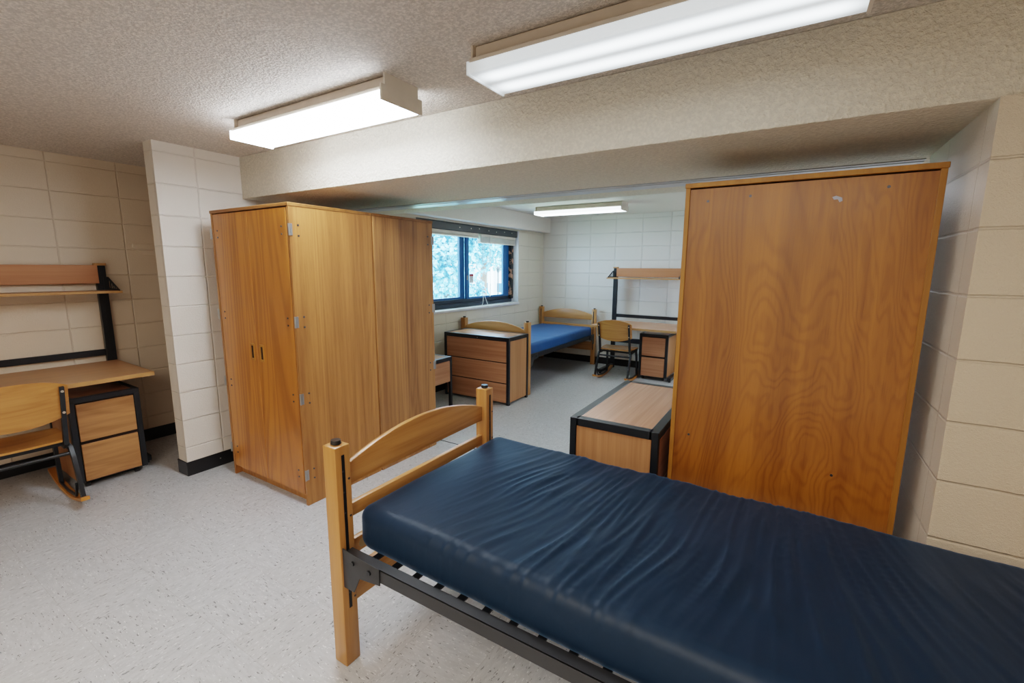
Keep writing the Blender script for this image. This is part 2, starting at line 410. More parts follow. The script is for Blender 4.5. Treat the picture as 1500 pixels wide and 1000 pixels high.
# ------------------------------------------------------------------ ceiling lights
def fixture(label, loc, lens, cover_left, W=.236, L=1.185):
    t = thing('ceiling_light', label, 'ceiling light', loc, 0, 'fluorescent ceiling lights')
    h = ZC - loc[2]                                    # origin at the bottom of the lens
    x, y = L / 2, W / 2
    MB().box(-x + .01, x - .01, -y + .035, y - .035, .048, h - .004, bev=.004).box(-x + .004, x - .004, -y + .004, y - .004, .034, .054, bev=.003).build('housing', M_housing, t)
    pts = [(-y, .036), (-y - .001, .008), (-y + .003, .001), (-y + .010, 0), (y - .010, 0), (y - .003, .001), (y + .001, .008), (y, .036)]
    MB().prism(pts, 'X', -x + .006, x - .006).build('lens', lens, t)
    cap = [(-y - .004, .060), (-y - .004, -.003), (y + .004, -.003), (y + .004, .060), (y - .022, .060), (y - .022, h), (-y + .016, h), (-y + .016, .060)]
    e = MB().prism(cap, 'X', x - .006, x + .004).build('end_cap', M_white, t)
    if cover_left: MB().prism(cap, 'X', -x - .004, -x + .006).build('end_cap', M_white, t)
    else:
        MB().prism([(-y - .003, .040), (-y - .003, -.004), (y + .003, -.004), (y + .003, .040)], 'X', -x - .002, -x + .006).build('end_cap', lens, t, label='translucent end of lens')
        MB().box(-x + .0, -x + .008, -y + .022, y - .022, .040, h - .004).build('end_plate', M_housing, t)
    return t
F1 = fixture('brightest fluorescent ceiling light, hanging on the left above the oak wardrobes', (-2.125, 1.557, 2.198), M_lens1, False)
F2 = fixture('large near fluorescent ceiling light with prismatic lens, at the top of the picture', (-.486, 1.547, 2.198), M_lens2, False)
F3 = fixture('small far fluorescent ceiling light in the back room near the window', (-2.43, 5.58, 2.205), M_lens3, False, .26)

# ------------------------------------------------------------------ wardrobes
WH = 1.868; WD = .605
def wardrobe(name_label, loc, rz, W, side_mat, kind):
    t = thing('wardrobe', name_label, 'wardrobe', loc, rz, 'wardrobes')
    x = W / 2; th = .019
    box('side_panel', side_mat, t, -x, -x + th, 0, WD, 0, WH - .02, bev=.0015)
    box('side_panel', side_mat, t, x - th, x, 0, WD, 0, WH - .02, bev=.0015)
    top = box('top_panel', M_oakedge if kind == 'oak' else M_plyedge, t, -x - .003, x + .003, -.004, WD + .003, WH - .02, WH, bev=.002)
    if kind == 'oak': box('back_panel', M_oakside, t, -x + th, x - th, WD - .02, WD - .008, .08, WH - .02)
    else: box('back_panel', M_ply, t, -x + th, x - th, WD - .016, WD - .006, 0, WH - .026)
    box('bottom_shelf', M_oakside, t, -x + th, x - th, .03, WD - .02, .065, .085)
    box('plinth', M_oakside, t, -x + th, x - th, .045, .063, 0, .066)
    for s in (-1, 1):
        a, b = sorted((s * .0020, s * (x - th - .0085)))
        d = box('door', M_oak, t, a, b, 0, .019, .072, WH - .026, bev=.0015)
        # recessed finger pull: wooden rim round a dark patch painted as the slot's shade
        c = s * .054
        p = MB().box(c - .023, c - .013, -.004, .003, .892, 1.004, bev=.001).box(c + .013, c + .023, -.004, .003, .892, 1.004, bev=.001).box(c - .013, c + .013, -.004, .003, .892, .906, bev=.001).box(c - .013, c + .013, -.004, .003, .990, 1.004, bev=.001)
        p.build('pull_rim', M_plyedge, d)
        MB().box(c - .0135, c + .0135, -.0006, .001, .905, .991).build('pull_shade_patch', M_gapshade, d)
        for z in (1.715, 1.175, .70, .205):
            h = MB().box(s * x, s * (x + .003), -.002, .019, z - .034, z + .034, bev=.001).box(s * (x - .008), s * x, -.0045, -.001, z - .034, z + .034, bev=.001)
            h.box(s * (x + .003), s * (x + .0042), .004, .013, z - .020, z + .012, bev=.001)
            h.cyl((s * (x + .003), -.004, z - .034), (s * (x + .003), -.004, z + .034), .0050, n=10)
            h.build('hinge', M_nickel, d)
            for dz in (-.024, .020):
                MB().cyl((s * (x - .075), -.0035, z + dz), (s * (x - .075), 0, z + dz), .006, n=8).build('hinge_bolt', M_screw, d)
                MB().cyl((s * x, .056, z + dz * 1.4), (s * (x + .0035), .056, z + dz * 1.4), .006, n=8).build('hinge_bolt', M_screw, d)
    # dark strips painted in as the shade between doors and sides
    for s in (-1, 1):
        xa, xb = sorted((s * (x - th), s * (x - th - .0083)))
        box('door_gap_shade', M_gapshade, t, xa, xb, .005, .014, .075, WH - .026)
    return t
wx = -2.503 - .4375
wardrobe('honey oak wardrobe with two recessed pulls on its doors, facing the left desk area', (wx, 1.608, 0), 0, .875, M_oakside, 'oak')
w2 = wardrobe('oak wardrobe with striped side veneer, back to back behind the front one near the window', (wx + .006, 1.608 + .614 + .605, 0), PI, .875, M_oakside2, 'oak')
w3 = wardrobe('amber wardrobe at right showing its plain swirl grained plywood back', (-.0135, 2.134 + WD, 0), PI, .843, M_plyedge, 'ply')
for (x, z) in ((.33, 1.79), (.17, 1.80), (-.27, 1.80), (.34, .75), (-.21, .69)): MB().cyl((x, WD - .006, z), (x, WD - .004, z), .0055, n=8).build('screw', M_screw, w3)

ts = MB().prism([(-.137, 1.772), (-.118, 1.780), (-.106, 1.776), (-.112, 1.766), (-.124, 1.767), (-.130, 1.756), (-.139, 1.760)], 'Y', WD - .0062, WD - .0052).build('tape_scrap', M_lightgrey, w3, label='pale torn scrap of tape')
# ------------------------------------------------------------------ beds
BH = .875; HW = .464
def slot_post(t, px, py, face):
    p = MB().box(px - .034, px + .034, py - .032, py + .032, 0, BH, bev=.004, seg=2).build('post', M_bedz, t)
    MB().cyl((px, py, BH), (px, py, BH + .005), .014, n=16).cyl((px, py, BH + .004), (px, py, BH + .017), .019, .017, n=20).build('post_cap', M_rubber, p)
    f = px + face * .034
    a, b = sorted((f, f + face * .0008))
    MB().box(a, b, py - .0065, py + .0065, .235, .842, bev=0).build('slot', M_rubber, p)
    for z in (.78, .70, .62, .40, .30): MB().cyl((f, py - .003, z), (f + face * .0022, py - .003, z), .0035, n=8).build('bolt', M_screw, p)
    for z in (.745, .60, .27): MB().cyl((f, py + .021, z), (f + face * .0016, py + .021, z), .0045, n=8).build('bolt', M_screw, p)
def bed(label, loc, rz, L, group):
    t = thing('bed_frame', label, 'bed', loc, rz, group)
    for ex, face in ((0, 1), (L, -1)):
        for s in (-1, 1): slot_post(t, ex, s * HW, face)
        w = HW - .032
        arc = [(w - 2 * w * i / 24, .782 + (.862 - .782) * (1 - ((1 - 2 * i / 24) ** 2))) for i in range(25)]
        x0, x1 = (ex - .018, ex + .007) if face > 0 else (ex - .007, ex + .018)
        MB().prism([(-w, .704), (w, .704)] + arc, 'X', x0, x1, bev=.006).build('arched_board', M_bed, t)
        MB().box(x0, x1, -w, w, .572, .626, bev=.005, seg=2).build('cross_board', M_bed, t)
        b = MB().box(x0, x1, -w, w, .415, .478, bev=.005, seg=2).build('cross_board', M_bed, t)
        MB().box(x0, x1, -w, w, .222, .355, bev=.005, seg=2).build('lower_board', M_bed, t)
        f = x1 if face > 0 else x0
        MB().cyl((f, -.372, .447), (f + face * .001, -.372, .447), .020, n=20).build('pale_disc', M_sticker, b)
    for s in (-1, 1):
        y0, y1 = sorted((s * (HW - .003), s * (HW + .020)))
        o = s * (HW + .020)
        r = MB()
        r.box(.10, L - .10, o - s * .0045 if s > 0 else o, o if s > 0 else o + .0045, .425, .475)
        ya, yb = sorted((o, o - s * .036))
        r.box(.04, L - .04, ya, yb, .471, .476)
        ya, yb = sorted((o - s * .030, o - s * .036))
        r.box(.04, L - .04, ya, yb, .445, .473)
        ya, yb = sorted((o - s * .010, o - s * .04))
        r.box(.04, L - .04, ya, yb, .425, .430)
        rl = r.build('side_rail', M_steelw, t)
        for k, ex in ((1, 0), (-1, L)):
            pts = [(ex + k * .0345, .335), (ex + k * .088, .335), (ex + k * .122, .402), (ex + k * .225, .416), (ex + k * .225, .478), (ex + k * .0345, .490)]
            br = MB().prism(pts if k > 0 else pts[::-1], 'Y', o + s * .0002, o + s * .0048, bev=.001).build('corner_bracket', M_steelw, rl)
            for dx, z in ((.090, .452), (.176, .448)): MB().cyl((ex + k * dx, o + s * .0045, z), (ex + k * dx, o + s * .0105, z), .009, n=6).build('bracket_bolt', M_steel, rl)
    n = round((L - .22) / .1)
    for k in range(n + 1):
        x = .115 + k * (L - .23) / n
        MB().box(x - .013, x + .013, -HW - .006, HW + .006, .430, .437).build('slat', M_steel, t)
    return t
BX, BY = -1.350, 1.4535
bed('honey wood bed frame with black steel rails, nearest in the foreground', (BX, BY, 0), 0, 2.13, 'bed frames')
bed('honey wood bed frame with black steel rails, far bed under the window', (-3.085, 4.60, 0), PI / 2, 2.11, 'bed frames')

def rounded(name, L, W, H, r, nx, ny, nz, disp, mat):
    """A pad from x=0..L, y=-W/2..W/2, z=0..H with rounded edges, then disp() along the normal."""
    bm = bmesh.new(); vs = {}
    def V(i, j, k):
        if (i, j, k) not in vs: vs[i, j, k] = bm.verts.new((L * i / nx, -W / 2 + W * j / ny, H * k / nz))
        return vs[i, j, k]
    for i in range(nx):
        for j in range(ny):
            for k in (0, nz): bm.faces.new((V(i, j, k), V(i + 1, j, k), V(i + 1, j + 1, k), V(i, j + 1, k)))
    for i in range(nx):
        for k in range(nz):
            for j in (0, ny): bm.faces.new((V(i, j, k), V(i + 1, j, k), V(i + 1, j, k + 1), V(i, j, k + 1)))
    for j in range(ny):
        for k in range(nz):
            for i in (0, nx): bm.faces.new((V(i, j, k), V(i, j + 1, k), V(i, j + 1, k + 1), V(i, j, k + 1)))
    bmesh.ops.recalc_face_normals(bm, faces=bm.faces)
    lo = Vector((r * 1.3, -W / 2 + r, r)); hi = Vector((L - r * 1.3, W / 2 - r, H - r))
    for v in bm.verts:
        p = v.co.copy(); c = Vector([min(max(p[a], lo[a]), hi[a]) for a in range(3)]); d = p - c
        if d.length > 1e-6:
            d.x /= 1.3; nrm = d.normalized(); q = c + Vector((nrm.x * r * 1.3, nrm.y * r, nrm.z * r))
        else: nrm = Vector((0, 0, 1)); q = p
        v.co = q + nrm * disp(q, nrm)
    me = bpy.data.meshes.new(name); bm.to_mesh(me); bm.free()
    for p in me.polygons: p.use_smooth = True
    me.materials.append(mat)
    o = bpy.data.objects.new(name, me); COL.objects.link(o)
    return o
def sstep(a, b, x):
    t = min(max((x - a) / (b - a), 0), 1); return t * t * (3 - 2 * t)
def wrinkles(amp, seed):
    def f(p, n):
        x, y = p.x, p.y
        # creases run across the pad, slanting toward the window end, fanning out on the right
        slant = .20 - .62 * sstep(1.0, 1.75, x) + .10 * math.sin(x * 5)
        u = x - slant * (y + .4) + .05 * noise.noise(Vector((x * 2.2, y * 2.2, seed)))
        a = noise.noise(Vector((u * 21, y * 2.0, seed + 3)))
        b = noise.noise(Vector((u * 46 + 5, y * 4.0, seed + 9)))
        c = noise.noise(Vector((u * 11 + 2, y * 1.3 + 1, seed + 5)))
        ridge = (1 - abs(a)) ** 3 * .9 + (1 - abs(b)) ** 3 * .35 + c * .7
        m = sstep(.08, .45, x) * (1 - .55 * sstep(1.3, 1.9, x))
        m *= .35 + .65 * sstep(-.1, .35, noise.noise(Vector((x * 1.9, y * 2.4, seed + 20))) + .22)
        top = max(n.z, 0) ** .7
        sidem = (1 - top) * max(0, 1 - abs(n.z)) * .22
        edge = sstep(W2 - .02, W2 - .14, abs(y))
        fine = noise.noise(Vector((u * 8, y * 3, p.z * 6))) * .0012
        return amp * m * ridge * (top * (.75 + .25 * edge) + sidem) + fine + .006 * noise.noise(Vector((x * 3, y * 3, p.z * 3 + seed)))
    W2 = .455
    return f
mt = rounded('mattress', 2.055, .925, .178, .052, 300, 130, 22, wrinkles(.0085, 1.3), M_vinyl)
mt.location = (BX + .022, 1.046 + .4625, .4378); mt.rotation_euler = (0, 0, math.radians(-1.3))
tag(mt, 'wrinkled navy vinyl mattress on the nearest bed in the foreground', 'mattress', 'navy vinyl mattresses')
mk = MB()
for a in ((0, .053, .066, .0675), (0, .053, 0, .0012), (0, .0012, 0, .0675), (.052, .053, 0, .0675)): mk.box(a[0], a[1], -.0008, .0004, a[2], a[3])
mk = mk.build('tape_outline', M_tape, mt); mk.location = (.909, -.4585, .030); mk['label'] = 'faint tan tape outline'
mt2 = rounded('mattress', 2.03, .90, .165, .040, 120, 60, 12, wrinkles(.0022, 8.1), M_vinylrefl)
mt2.location = (-3.085, 4.60 + .04, .4378); mt2.rotation_euler = (0, 0, PI / 2)
tag(mt2, 'smooth bright reflection-tinted vinyl mattress on the far bed under the window', 'mattress', 'navy vinyl mattresses')

# ------------------------------------------------------------------ black framed dressers
def dresser(label, loc, rz, W=.90, D=.43, H=.757):
    t = thing('dresser', label, 'dresser', loc, rz, 'black framed dressers')
    x = W / 2; b = .032
    m = MB()
    for sx in (-1, 1):
        for y in (0, D - b):
            xa, xb = sorted((sx * x, sx * (x - b))); m.box(xa, xb, y, y + b, 0, H - .036, bev=.002)
    m.box(-x, x, 0, b + .012, H - .040, H, bev=.002).box(-x, x, D - b - .012, D, H - .040, H, bev=.002)
    m.box(-x, -x + b + .012, b, D - b, H - .040, H, bev=.002).box(x - b - .012, x, b, D - b, H - .040, H, bev=.002)
    m.box(-x + b, x - b, D - b, D - .006, .02, .05)
    m.build('frame', M_steel, t)
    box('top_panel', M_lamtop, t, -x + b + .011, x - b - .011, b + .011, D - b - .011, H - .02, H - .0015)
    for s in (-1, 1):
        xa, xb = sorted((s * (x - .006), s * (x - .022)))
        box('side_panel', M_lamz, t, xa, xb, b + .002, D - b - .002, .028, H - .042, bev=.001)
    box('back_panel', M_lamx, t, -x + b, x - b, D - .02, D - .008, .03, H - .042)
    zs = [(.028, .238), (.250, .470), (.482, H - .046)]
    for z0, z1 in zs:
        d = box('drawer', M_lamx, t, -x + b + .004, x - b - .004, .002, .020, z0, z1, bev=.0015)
    MB().box(-x + b, x - b, .012, .022, .02, H - .04).build('drawer_gap_shade', M_gapshade, t)  # dark sheet painted as the shade between the drawers
    MB().cyl((.03, -.002, H - .026), (.03, .001, H - .026), .006, n=12).build('lock', M_nickel, t)
    return t
dresser('black framed three drawer dresser standing at the foot of the far bed', (-3.008, 4.09, 0), 0)
dresser('black framed dresser seen end on between foreground mattress and amber wardrobe', (-.468, 2.055 + .4575, 0), PI / 2, .915, .445)

def nightstand(label, loc, rz, W=.47, D=.45, H=.587):
    t = thing('nightstand', label, 'nightstand', loc, rz)
    x = W / 2; b = .030
    m = MB()
    for sx in (-1, 1):
        for y in (0, D - b):
            xa, xb = sorted((sx * x, sx * (x - b))); m.box(xa, xb, y, y + b, 0, H - .036, bev=.002)
    m.box(-x, x, 0, b + .01, H - .038, H, bev=.002).box(-x, x, D - b - .01, D, H - .038, H, bev=.002)
    m.box(-x, -x + b + .01, b, D - b, H - .038, H, bev=.002).box(x - b - .01, x, b, D - b, H - .038, H, bev=.002)
    m.box(-x + b, x - b, D - b, D - b + .02, .05, .08)
    m.build('frame', M_steel, t)
    box('top_panel', M_lamtop, t, -x + b + .009, x - b - .009, b + .009, D - b - .009, H - .02, H - .0015)
    box('drawer', M_lamx, t, -x + b + .003, x - b - .003, .002, .020, .325, H - .043, bev=.0015)
    for s in (-1, 1):
        xa, xb = sorted((s * (x - .006), s * (x - .022)))
        box('side_panel', M_lamz, t, xa, xb, b, D - b, .325, H - .04)
    box('back_panel', M_lamx, t, -x + b, x - b, D - .02, D - .008, .325, H - .04)
    return t
nightstand('black framed nightstand with one drawer, partly hidden behind the oak wardrobes', (-2.978, 3.405, 0), PI / 2)

# ------------------------------------------------------------------ desks
def desk(label, loc, rz, W, D, H, ups, shelf_z, panel_z, topz, dep, mat, ext=.052):
    """Local frame: x=0 at the right end of the top, y=0 at its front edge."""
    t = thing('desk', label, 'desk', loc, rz, 'desks with overhead shelf')
    tp = MB().box(-W, 0, .004, D, H - .028, H, bev=.002).build('desktop', mat, t)
    MB().box(-W, 0, 0, .005, H - .028, H - .0005, bev=.001).build('edge_band', M_edge, tp)
    y0, y1 = D + .002, D + .04
    for u in ups:
        p = MB().box(u - .031, u + .031, y0, y1, .0, topz, bev=.003).build('upright', M_steel, t)
        MB().box(u - .036, u + .036, y0 - .012, y1, topz, topz + .018, bev=.003).build('wood_cap', M_edge, p)
        z = H + .05
        while z < topz - .03:
            box('slot', M_rubber, p, u - .004, u + .004, y0 - .0008, y0 + .001, z, z + .022); z += .048
        f = MB().box(u - .025, u + .025, D - .50, y0, .018, .062, bev=.004).build('foot', M_steel, t)
        MB().cyl((u, D - .47, 0), (u, D - .47, .02), .018, n=12).build('leveler', M_rubber, f)
        MB().box(u - .022, u + .022, D - .42, y0, H - .075, H - .029, bev=.003).build('support_arm', M_steel, t)
    a, b = min(ups) + .031, max(ups) - .031
    MB().box(a, b, y0 + .006, y0 + .030, H + .045, H + .092, bev=.003).build('crossbar', M_steel, t)
    MB().box(a, b, y0 + .006, y0 + .030, .40, .47, bev=.003).build('crossbar', M_steel, t)
    MB().box(a - .012, b + .012, y0 - .012, y0 + .004, panel_z[0], panel_z[1], bev=.002).build('upper_panel', M_panel, t)
    sx0, sx1 = min(ups) - .052, max(ups) + ext
    s = MB().box(sx0, sx1, y0 - dep, y0 - .013, shelf_z - .016, shelf_z, bev=.002).build('shelf', M_desktop, t)
    MB().box(sx0, sx1, y0 - dep - .004, y0 - dep, shelf_z - .017, shelf_z + .001, bev=.001).build('edge_band', M_edge, s)
    for u in (sx0 + .012, sx1 - .012):
        # triangular side bracket with slots
        h, dd = .10, dep - .01
        m = MB().prism([(y0 - dd, shelf_z), (y0, shelf_z), (y0, shelf_z + .014), (y0 - dd, shelf_z + .008)], 'X', u - .002, u + .002)
        m.prism([(y0 - dd, shelf_z + .006), (y0 - dd + .02, shelf_z), (y0, shelf_z + h - .022), (y0, shelf_z + h)], 'X', u - .002, u + .002)
        for q in (.25, .45, .62, .82):
            yy = y0 - dd * (1 - q); m.box(u - .002, u + .002, yy - .008, yy + .008, shelf_z, shelf_z + h * q)
        m.box(u - .002 if u < -.5 * W else u - .03, u + .03 if u < -.5 * W else u + .002, y0 - .002, y0 + .001, shelf_z - .012, shelf_z + h)
        m.build('shelf_bracket', M_steel, s)
    return t
desk('wooden desk with black uprights and low shelf, against the left wall', (-3.865, 1.365, 0), math.radians(88.0), 1.15, .742, .752, [-.030, -1.02], 1.312, (1.363, 1.503), 1.500, .235, M_desktop)
desk('wooden desk with black uprights against the far back wall', (-1.20, 5.83, 0), math.radians(-1.2), 1.14, .80, .738, [-.118, -1.105], 1.374, (1.386, 1.512), 1.512, .225, M_lamtop, -.012)

def pedestal(label, loc, rz, mat, W=.385, D=.50, H=.634):
    t = thing('file_pedestal', label, 'drawer cabinet', loc, rz, 'rolling drawer pedestals')
    x = W / 2; b = .034
    m = MB()
    for s in (-1, 1):
        xa, xb = sorted((s * x, s * (x - b)))
        m.box(xa, xb, 0, b, .045, H - .034, bev=.002).box(xa, xb, D - b, D, .045, H - .034, bev=.002)
        m.box(xa, xb, b, D - b, H - .036, H, bev=.002)
    m.box(-x, x, 0, b, H - .036, H, bev=.002).box(-x, x, D - b, D, H - .036, H, bev=.002)
    m.box(-x + b, x - b, .01, D - b, .045, .06)
    m.build('frame', M_steel, t)
    box('top_panel', M_lamtop, t, -x + b - .001, x - b + .001, b - .001, D - b + .001, H - .02, H - .002)
    for s in (-1, 1):
        xa, xb = sorted((s * (x - .006), s * (x - .022)))
        box('side_panel', M_lamz, t, xa, xb, b + .001, D - b - .001, .050, H - .038)
    box('back_panel', M_lamx, t, -x + b, x - b, D - .02, D - .008, .05, H - .038)
    MB().box(-x + b, x - b, .014, .024, .06, H - .036).build('drawer_gap_shade', M_gapshade, t)  # dark sheet that paints the shade in the drawer gaps
    for z0, z1 in ((.055, .310), (.334, H - .046)):
        box('drawer', mat, t, -x + b + .005, x - b - .004, -.004, .014, z0, z1, bev=.0015)
    for sx in (-1, 1):
        for y in (.055, D - .055):
            c = sx * (x - .055)
            MB().cyl((c - .012, y, .019), (c + .012, y, .019), .019, n=16).box(c - .009, c + .009, y - .012, y + .012, .030, .046).build('caster', M_plaster, t)
    return t
pedestal('rolling two drawer pedestal tucked under the left desk', (-3.962, 1.100, 0), math.radians(89), M_peda)
pedestal('rolling two drawer pedestal tucked under the far back desk', (-1.545, 6.155, 0), math.radians(-1), M_lamx)

# ------------------------------------------------------------------ rocking-base chairs
def chair(label, loc, rz):
    """Faces +y; bent plywood seat and back on black tube sides that stand on curved wooden runners."""
    t = thing('desk_chair', label, 'chair', loc, rz, 'plywood desk chairs')
    hw = .205
    # backrest: concave shell with arched top and bottom
    bm = MB(); nx, nz = 24, 10; b = bm.bm; grid = {}
    for side in (0, 1):
        for i in range(nx + 1):
            s = -1 + 2 * i / nx
            zt = .832 - .050 * abs(s) ** 2.6; zb = .545 + .050 * abs(s) ** 2.2
            for k in range(nz + 1):
                q = k / nz; z = zb + (zt - zb) * q
                y = -.185 - .22 * (z - .44) - .030 * (1 - s * s) + (.011 if side else 0)
                grid[side, i, k] = b.verts.new((s * .236, y, z))
    for i in range(nx):
        for k in range(nz):
            b.faces.new([grid[0, i, k], grid[0, i + 1, k], grid[0, i + 1, k + 1], grid[0, i, k + 1]])
            b.faces.new([grid[1, i, k], grid[1, i, k + 1], grid[1, i + 1, k + 1], grid[1, i + 1, k]])
    for i in range(nx):
        for k in (0, nz): b.faces.new([grid[0, i, k], grid[0, i + 1, k], grid[1, i + 1, k], grid[1, i, k]])
    for k in range(nz):
        for i in (0, nx): b.faces.new([grid[0, i, k], grid[0, i, k + 1], grid[1, i, k + 1], grid[1, i, k]])
    bmesh.ops.recalc_face_normals(b, faces=b.faces)
    bm.build('backrest', M_chair, t, 50)
    # seat: dished plywood with waterfall front
    bm = MB(); b = bm.bm; nx, ny = 20, 16; grid = {}
    for side in (0, 1):
        for i in range(nx + 1):
            s = -1 + 2 * i / nx
            for k in range(ny + 1):
                q = k / ny; y = -.215 + .43 * q
                hwid = (.196 + .030 * sstep(0, .5, q)) * (1 - .05 * (2 * q - 1) ** 6)
                z = .432 - .016 * (1 - s * s) * math.sin(PI * min(q * 1.2, 1)) - .030 * sstep(.78, 1, q) ** 2 - (.013 if side else 0)
                grid[side, i, k] = b.verts.new((s * hwid, y - .012 * s * s * (q - .5) * 2, z))
    for i in range(nx):
        for k in range(ny):
            b.faces.new([grid[0, i, k], grid[0, i + 1, k], grid[0, i + 1, k + 1], grid[0, i, k + 1]])
            b.faces.new([grid[1, i, k], grid[1, i, k + 1], grid[1, i + 1, k + 1], grid[1, i + 1, k]])
    for i in range(nx):
        for k in (0, ny): b.faces.new([grid[0, i, k], grid[0, i + 1, k], grid[1, i + 1, k], grid[1, i, k]])
    for k in range(ny):
        for i in (0, nx): b.faces.new([grid[0, i, k], grid[0, i, k + 1], grid[1, i, k + 1], grid[1, i, k]])
    bmesh.ops.recalc_face_normals(b, faces=b.faces)
    bm.build('seat', M_chair, t, 50)
    def zr(y): return .066 * (abs(y - .02) / .385) ** 2.0
    for s in (-1, 1):
        x = s * hw
        MB().sweep([(x, -.268, .780), (x, -.235, .64), (x, -.198, .48), (x, -.180, .40), (x, -.155, .378), (x, -.10, .382), (x, .10, .392), (x, .16, .390)], rect(.022, .034)).build('back_upright', M_steel, t)
        xo = x + s * .016
        MB().sweep([(x + s * .004, -.150, .388), (xo, -.180, .365), (xo + s * .002, -.215, .30), (xo + s * .003, -.262, .17), (xo + s * .001, -.300, zr(-.305) + .022)], rect(.021, .036)).build('leg', M_steel, t, label='splayed rear leg')
        MB().sweep([(x, .125, .392), (x + s * .004, .145, .30), (x + s * .009, .165, .16), (x + s * .013, .172, zr(.172) + .022)], rect(.021, .034)).build('leg', M_steel, t, label='upright front leg')
        xr = x + s * .014
        MB().sweep([(xr - s * .010, -.255, .150), (xr - s * .010, -.235, .085), (xr - s * .008, -.205, zr(-.205) + .030), (xr - s * .006, 0, zr(0) + .030), (xr - s * .006, .16, zr(.16) + .030)], rect(.012, .014)).build('runner_strap', M_steel, t)
        ys = [-.358 + .75 * i / 24 for i in range(25)]
        MB().sweep([(xr, y, zr(y) + .0115) for y in ys], [(-.021, -.0105), (.021, -.0105), (.021, .0085), (.018, .0115), (-.018, .0115), (-.021, .0085)]).build('runner', M_runner, t)
        for z in (.750, .612):
            y = -.268 + (.780 - z) * .24 - .0175; MB().cyl((x, y, z), (x, y - .006, z + .001), .0075, n=10).build('bolt', M_zinc, t)
    MB().sweep([(-hw - .012, -.192, .335), (hw + .012, -.192, .335)], circ(.0115, 12), (0, 0, 1)).build('stretcher', M_steelw, t, label='steel tube stretcher')
    MB().sweep([(-hw, .10, .388), (hw, .10, .388)], rect(.02, .03), (0, 0, 1)).build('seat_bar', M_steel, t)
    MB().sweep([(-hw, -.13, .388), (hw, -.13, .388)], rect(.02, .03), (0, 0, 1)).build('seat_bar', M_steel, t)
    return t
chair('bent plywood desk chair on curved runners, cut by the left picture edge', (-3.985, .640, 0), math.radians(88))
chair('bent plywood desk chair on curved runners, in the far room before the back desk', (-1.99, 6.06, 0), math.radians(1))

# ------------------------------------------------------------------ wall cleat
c = MB().prism([(1.60, 1.650), (1.655, 1.594), (1.86, 1.590), (1.86, 1.686), (1.60, 1.676)], 'X', XL, XL + .018, bev=.002).build('wall_cleat', M_left)
tag(c, 'painted cream wooden cleat fixed to the left wall beside the partition', 'wall cleat')

# ------------------------------------------------------------------ outside the window
struct('ground_outside', MB().box(-70, -8, -10, 80, -4.2, -4.0), plain('pale lawn', (.35, .45, .25), .9))
M_leafs = [plain('glare-tinted leaf a', (.15, .38, .52), .5, var=.5), plain('glare-tinted leaf b', (.25, .46, .52), .5, var=.45)]  # cyan cast of overexposed daylight painted into the leaf colours
M_bark = plain('bark', (.16, .12, .09), .9)
def tree(label, loc, h, r, n, mat, seed, low=.28):
    rnd = random.Random(seed)
    t = thing('tree', label, 'tree', loc, 0, 'trees outside the window')
    MB().sweep([(0, 0, 0), (.1, 0, h * .25), (-.05, .1, h * .5), (.1, .1, h * .8)], circ(.22, 10)).build('trunk', M_bark, t)
    bm = bmesh.new()
    blobs = []
    for k in range(16):
        a = rnd.uniform(0, 2 * PI); d = r * .75 * math.sqrt(rnd.random()); z = h * rnd.uniform(low, .92)
        blobs.append((Vector((d * math.cos(a), d * math.sin(a), z)), r * rnd.uniform(.32, .55)))
    for i in range(n):
        c, br = blobs[i % len(blobs)]
        v = Vector((rnd.gauss(0, 1), rnd.gauss(0, 1), rnd.gauss(0, 1))).normalized() * br * (rnd.random() ** .35)
        p = c + v; s = rnd.uniform(.07, .16)
        nn = (v.normalized() + Vector((rnd.gauss(0, .6), rnd.gauss(0, .6), rnd.gauss(0, .6) + .4))).normalized()
        u = nn.orthogonal().normalized(); w = nn.cross(u)
        a = rnd.uniform(0, PI); u, w = u * math.cos(a) + w * math.sin(a), w * math.cos(a) - u * math.sin(a)
        bm.faces.new([bm.verts.new(p + q) for q in (u * s, w * s * .6, -u * s, -w * s * .6)])
    me = bpy.data.meshes.new('foliage'); bm.to_mesh(me); bm.free(); me.materials.append(mat)
    o = bpy.data.objects.new('foliage', me); COL.objects.link(o); o.parent = t
tree('big leafy tree filling the left window pane', (-13.5, 16.0, -4), 9.0, 3.0, 9000, M_leafs[0], 1)
tree('leafy tree hanging over the pale building in the right window pane', (-17.4, 24.6, -4), 9.6, 1.9, 3600, M_leafs[1], 2, .60)
tree('distant leafy tree left of the pale building, behind the big tree', (-26.5, 30.0, -4), 11.0, 3.0, 7000, M_leafs[1], 3)
bl = thing('building', 'pale building with tall windows seen through the right window pane', 'building', (-31., 45., -6))
M_wallout = plain('pale facade', (.66, .70, .76), .8); M_panes = plain('grey blue panes', (.035, .10, .22), .3); M_white2 = plain('white columns', (.85, .87, .9), .6)
box('facade', M_wallout, bl, -14, 12, 0, 6, -1, 16)
for k in range(6):
    x = -9.8 + k * 3.0
    for z, hh in ((3.9, 1.9), (8.0, 1.7)):
        w = box('window', M_white2, bl, x - 1.1, x + 1.1, -.06, .02, z - .6, z + hh)
        for a in (-.55, .55):
            for j in range(2): box('pane', M_panes, w, x + a - .46, x + a + .46, -.09, -.05, z - .5 + j * (hh + .6) / 2, z - .5 + (j + .86) * (hh + .6) / 2)
for k in range(4): MB().cyl((-8.3 + k * 3.0 * 1.0, -.6, -1), (-8.3 + k * 3.0, -.6, 9), .36, n=20).build('column', M_white2, bl)
lp = thing('street_lamp', 'dark lantern post outside seen through the right window pane', 'street lamp', (-13.2, 20.0, -4))
MB().cyl((0, 0, 0), (0, 0, 5.25), .035, .03, n=12).build('pole', M_header, lp)
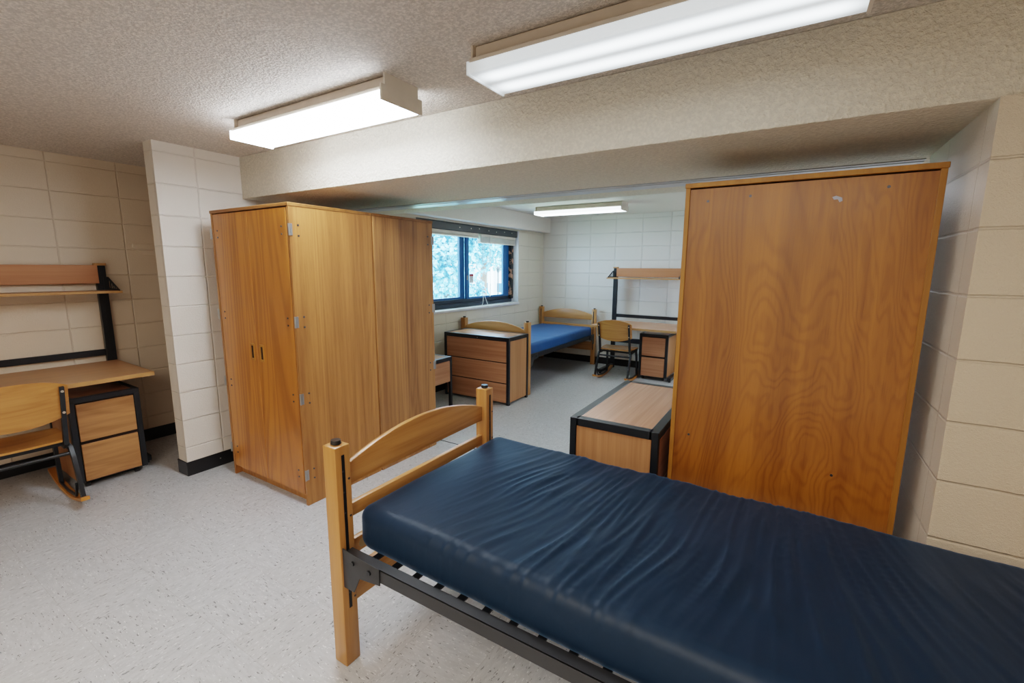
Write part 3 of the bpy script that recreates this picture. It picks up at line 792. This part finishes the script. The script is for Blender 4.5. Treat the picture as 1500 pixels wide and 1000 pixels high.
MB().cyl((0, 0, 5.25), (0, 0, 5.46), .05, .095, n=8).cyl((0, 0, 5.46), (0, 0, 5.58), .12, .02, n=8).build('lantern', M_header, lp)

# ------------------------------------------------------------------ light
w = bpy.data.worlds.new('World'); SC.world = w; w.use_nodes = True
nt = w.node_tree; nt.nodes.clear()
bg = nt.nodes.new('ShaderNodeBackground'); wo = nt.nodes.new('ShaderNodeOutputWorld')
bg.inputs[0].default_value = (.50, .76, 1.0, 1); bg.inputs[1].default_value = 15.
nt.links.new(bg.outputs[0], wo.inputs[0])
def lamp(name, kind, loc, energy, col, direction=None, **kw):
    l = bpy.data.lights.new(name, kind); l.energy = energy; l.color = col
    for k, v in kw.items(): setattr(l, k, v)
    o = bpy.data.objects.new(name, l); COL.objects.link(o); o.location = loc
    if direction: o.rotation_euler = Vector(direction).to_track_quat('-Z', 'Y').to_euler()
    return o
lamp('sun', 'SUN', (5, 0, 20), 11., (1., .96, .88), (-.55, .45, -.75), angle=.02)
lamp('window_portal', 'AREA', (XP - .26, (W0 + W1) / 2, 1.5), 1., (1, 1, 1), (1, 0, 0), shape='RECTANGLE', size=1.05, size_y=2.2).data.cycles.is_portal = True
# unseen area lamps, one behind the camera and one in the far room
lamp('ceiling_lamp_behind', 'AREA', (-.6, -1.1, ZC - .09), 88., (1., .89, .76), (0, 0, -1), shape='RECTANGLE', size=2.6, size_y=1.6)  # presumed room light, widened to soften its reflection on the mattress
lamp('area_lamp_far', 'AREA', (.6, 5.6, ZC - .09), 40., (.92, .96, 1.), (0, 0, -1), shape='RECTANGLE', size=1.2, size_y=.3)

# ------------------------------------------------------------------ camera
cam = bpy.data.cameras.new('camera'); co = bpy.data.objects.new('camera', cam); COL.objects.link(co); SC.camera = co
cam.sensor_width = 36.; cam.lens = 664.7 / 1500 * 36.; cam.clip_start = .02; cam.clip_end = 300
yaw, pitch, roll = -.55204, -.16086, .00711
F = Vector((math.sin(yaw) * math.cos(pitch), math.cos(yaw) * math.cos(pitch), math.sin(pitch)))
R0 = Vector((math.cos(yaw), -math.sin(yaw), 0)); U0 = R0.cross(F)
Rr = R0 * math.cos(roll) + U0 * math.sin(roll); Ur = -R0 * math.sin(roll) + U0 * math.cos(roll)
mw = Matrix(((Rr.x, Ur.x, -F.x, 0), (Rr.y, Ur.y, -F.y, 0), (Rr.z, Ur.z, -F.z, 1.505), (0, 0, 0, 1)))
co.matrix_world = mw
SC.view_settings.view_transform = 'Filmic'
SC.view_settings.look = 'Medium High Contrast'
SC.view_settings.exposure = .12
SC.cycles.max_bounces = 10; SC.cycles.diffuse_bounces = 6
SC.cycles.sample_clamp_indirect = 6.
SC.cycles.use_denoising = True
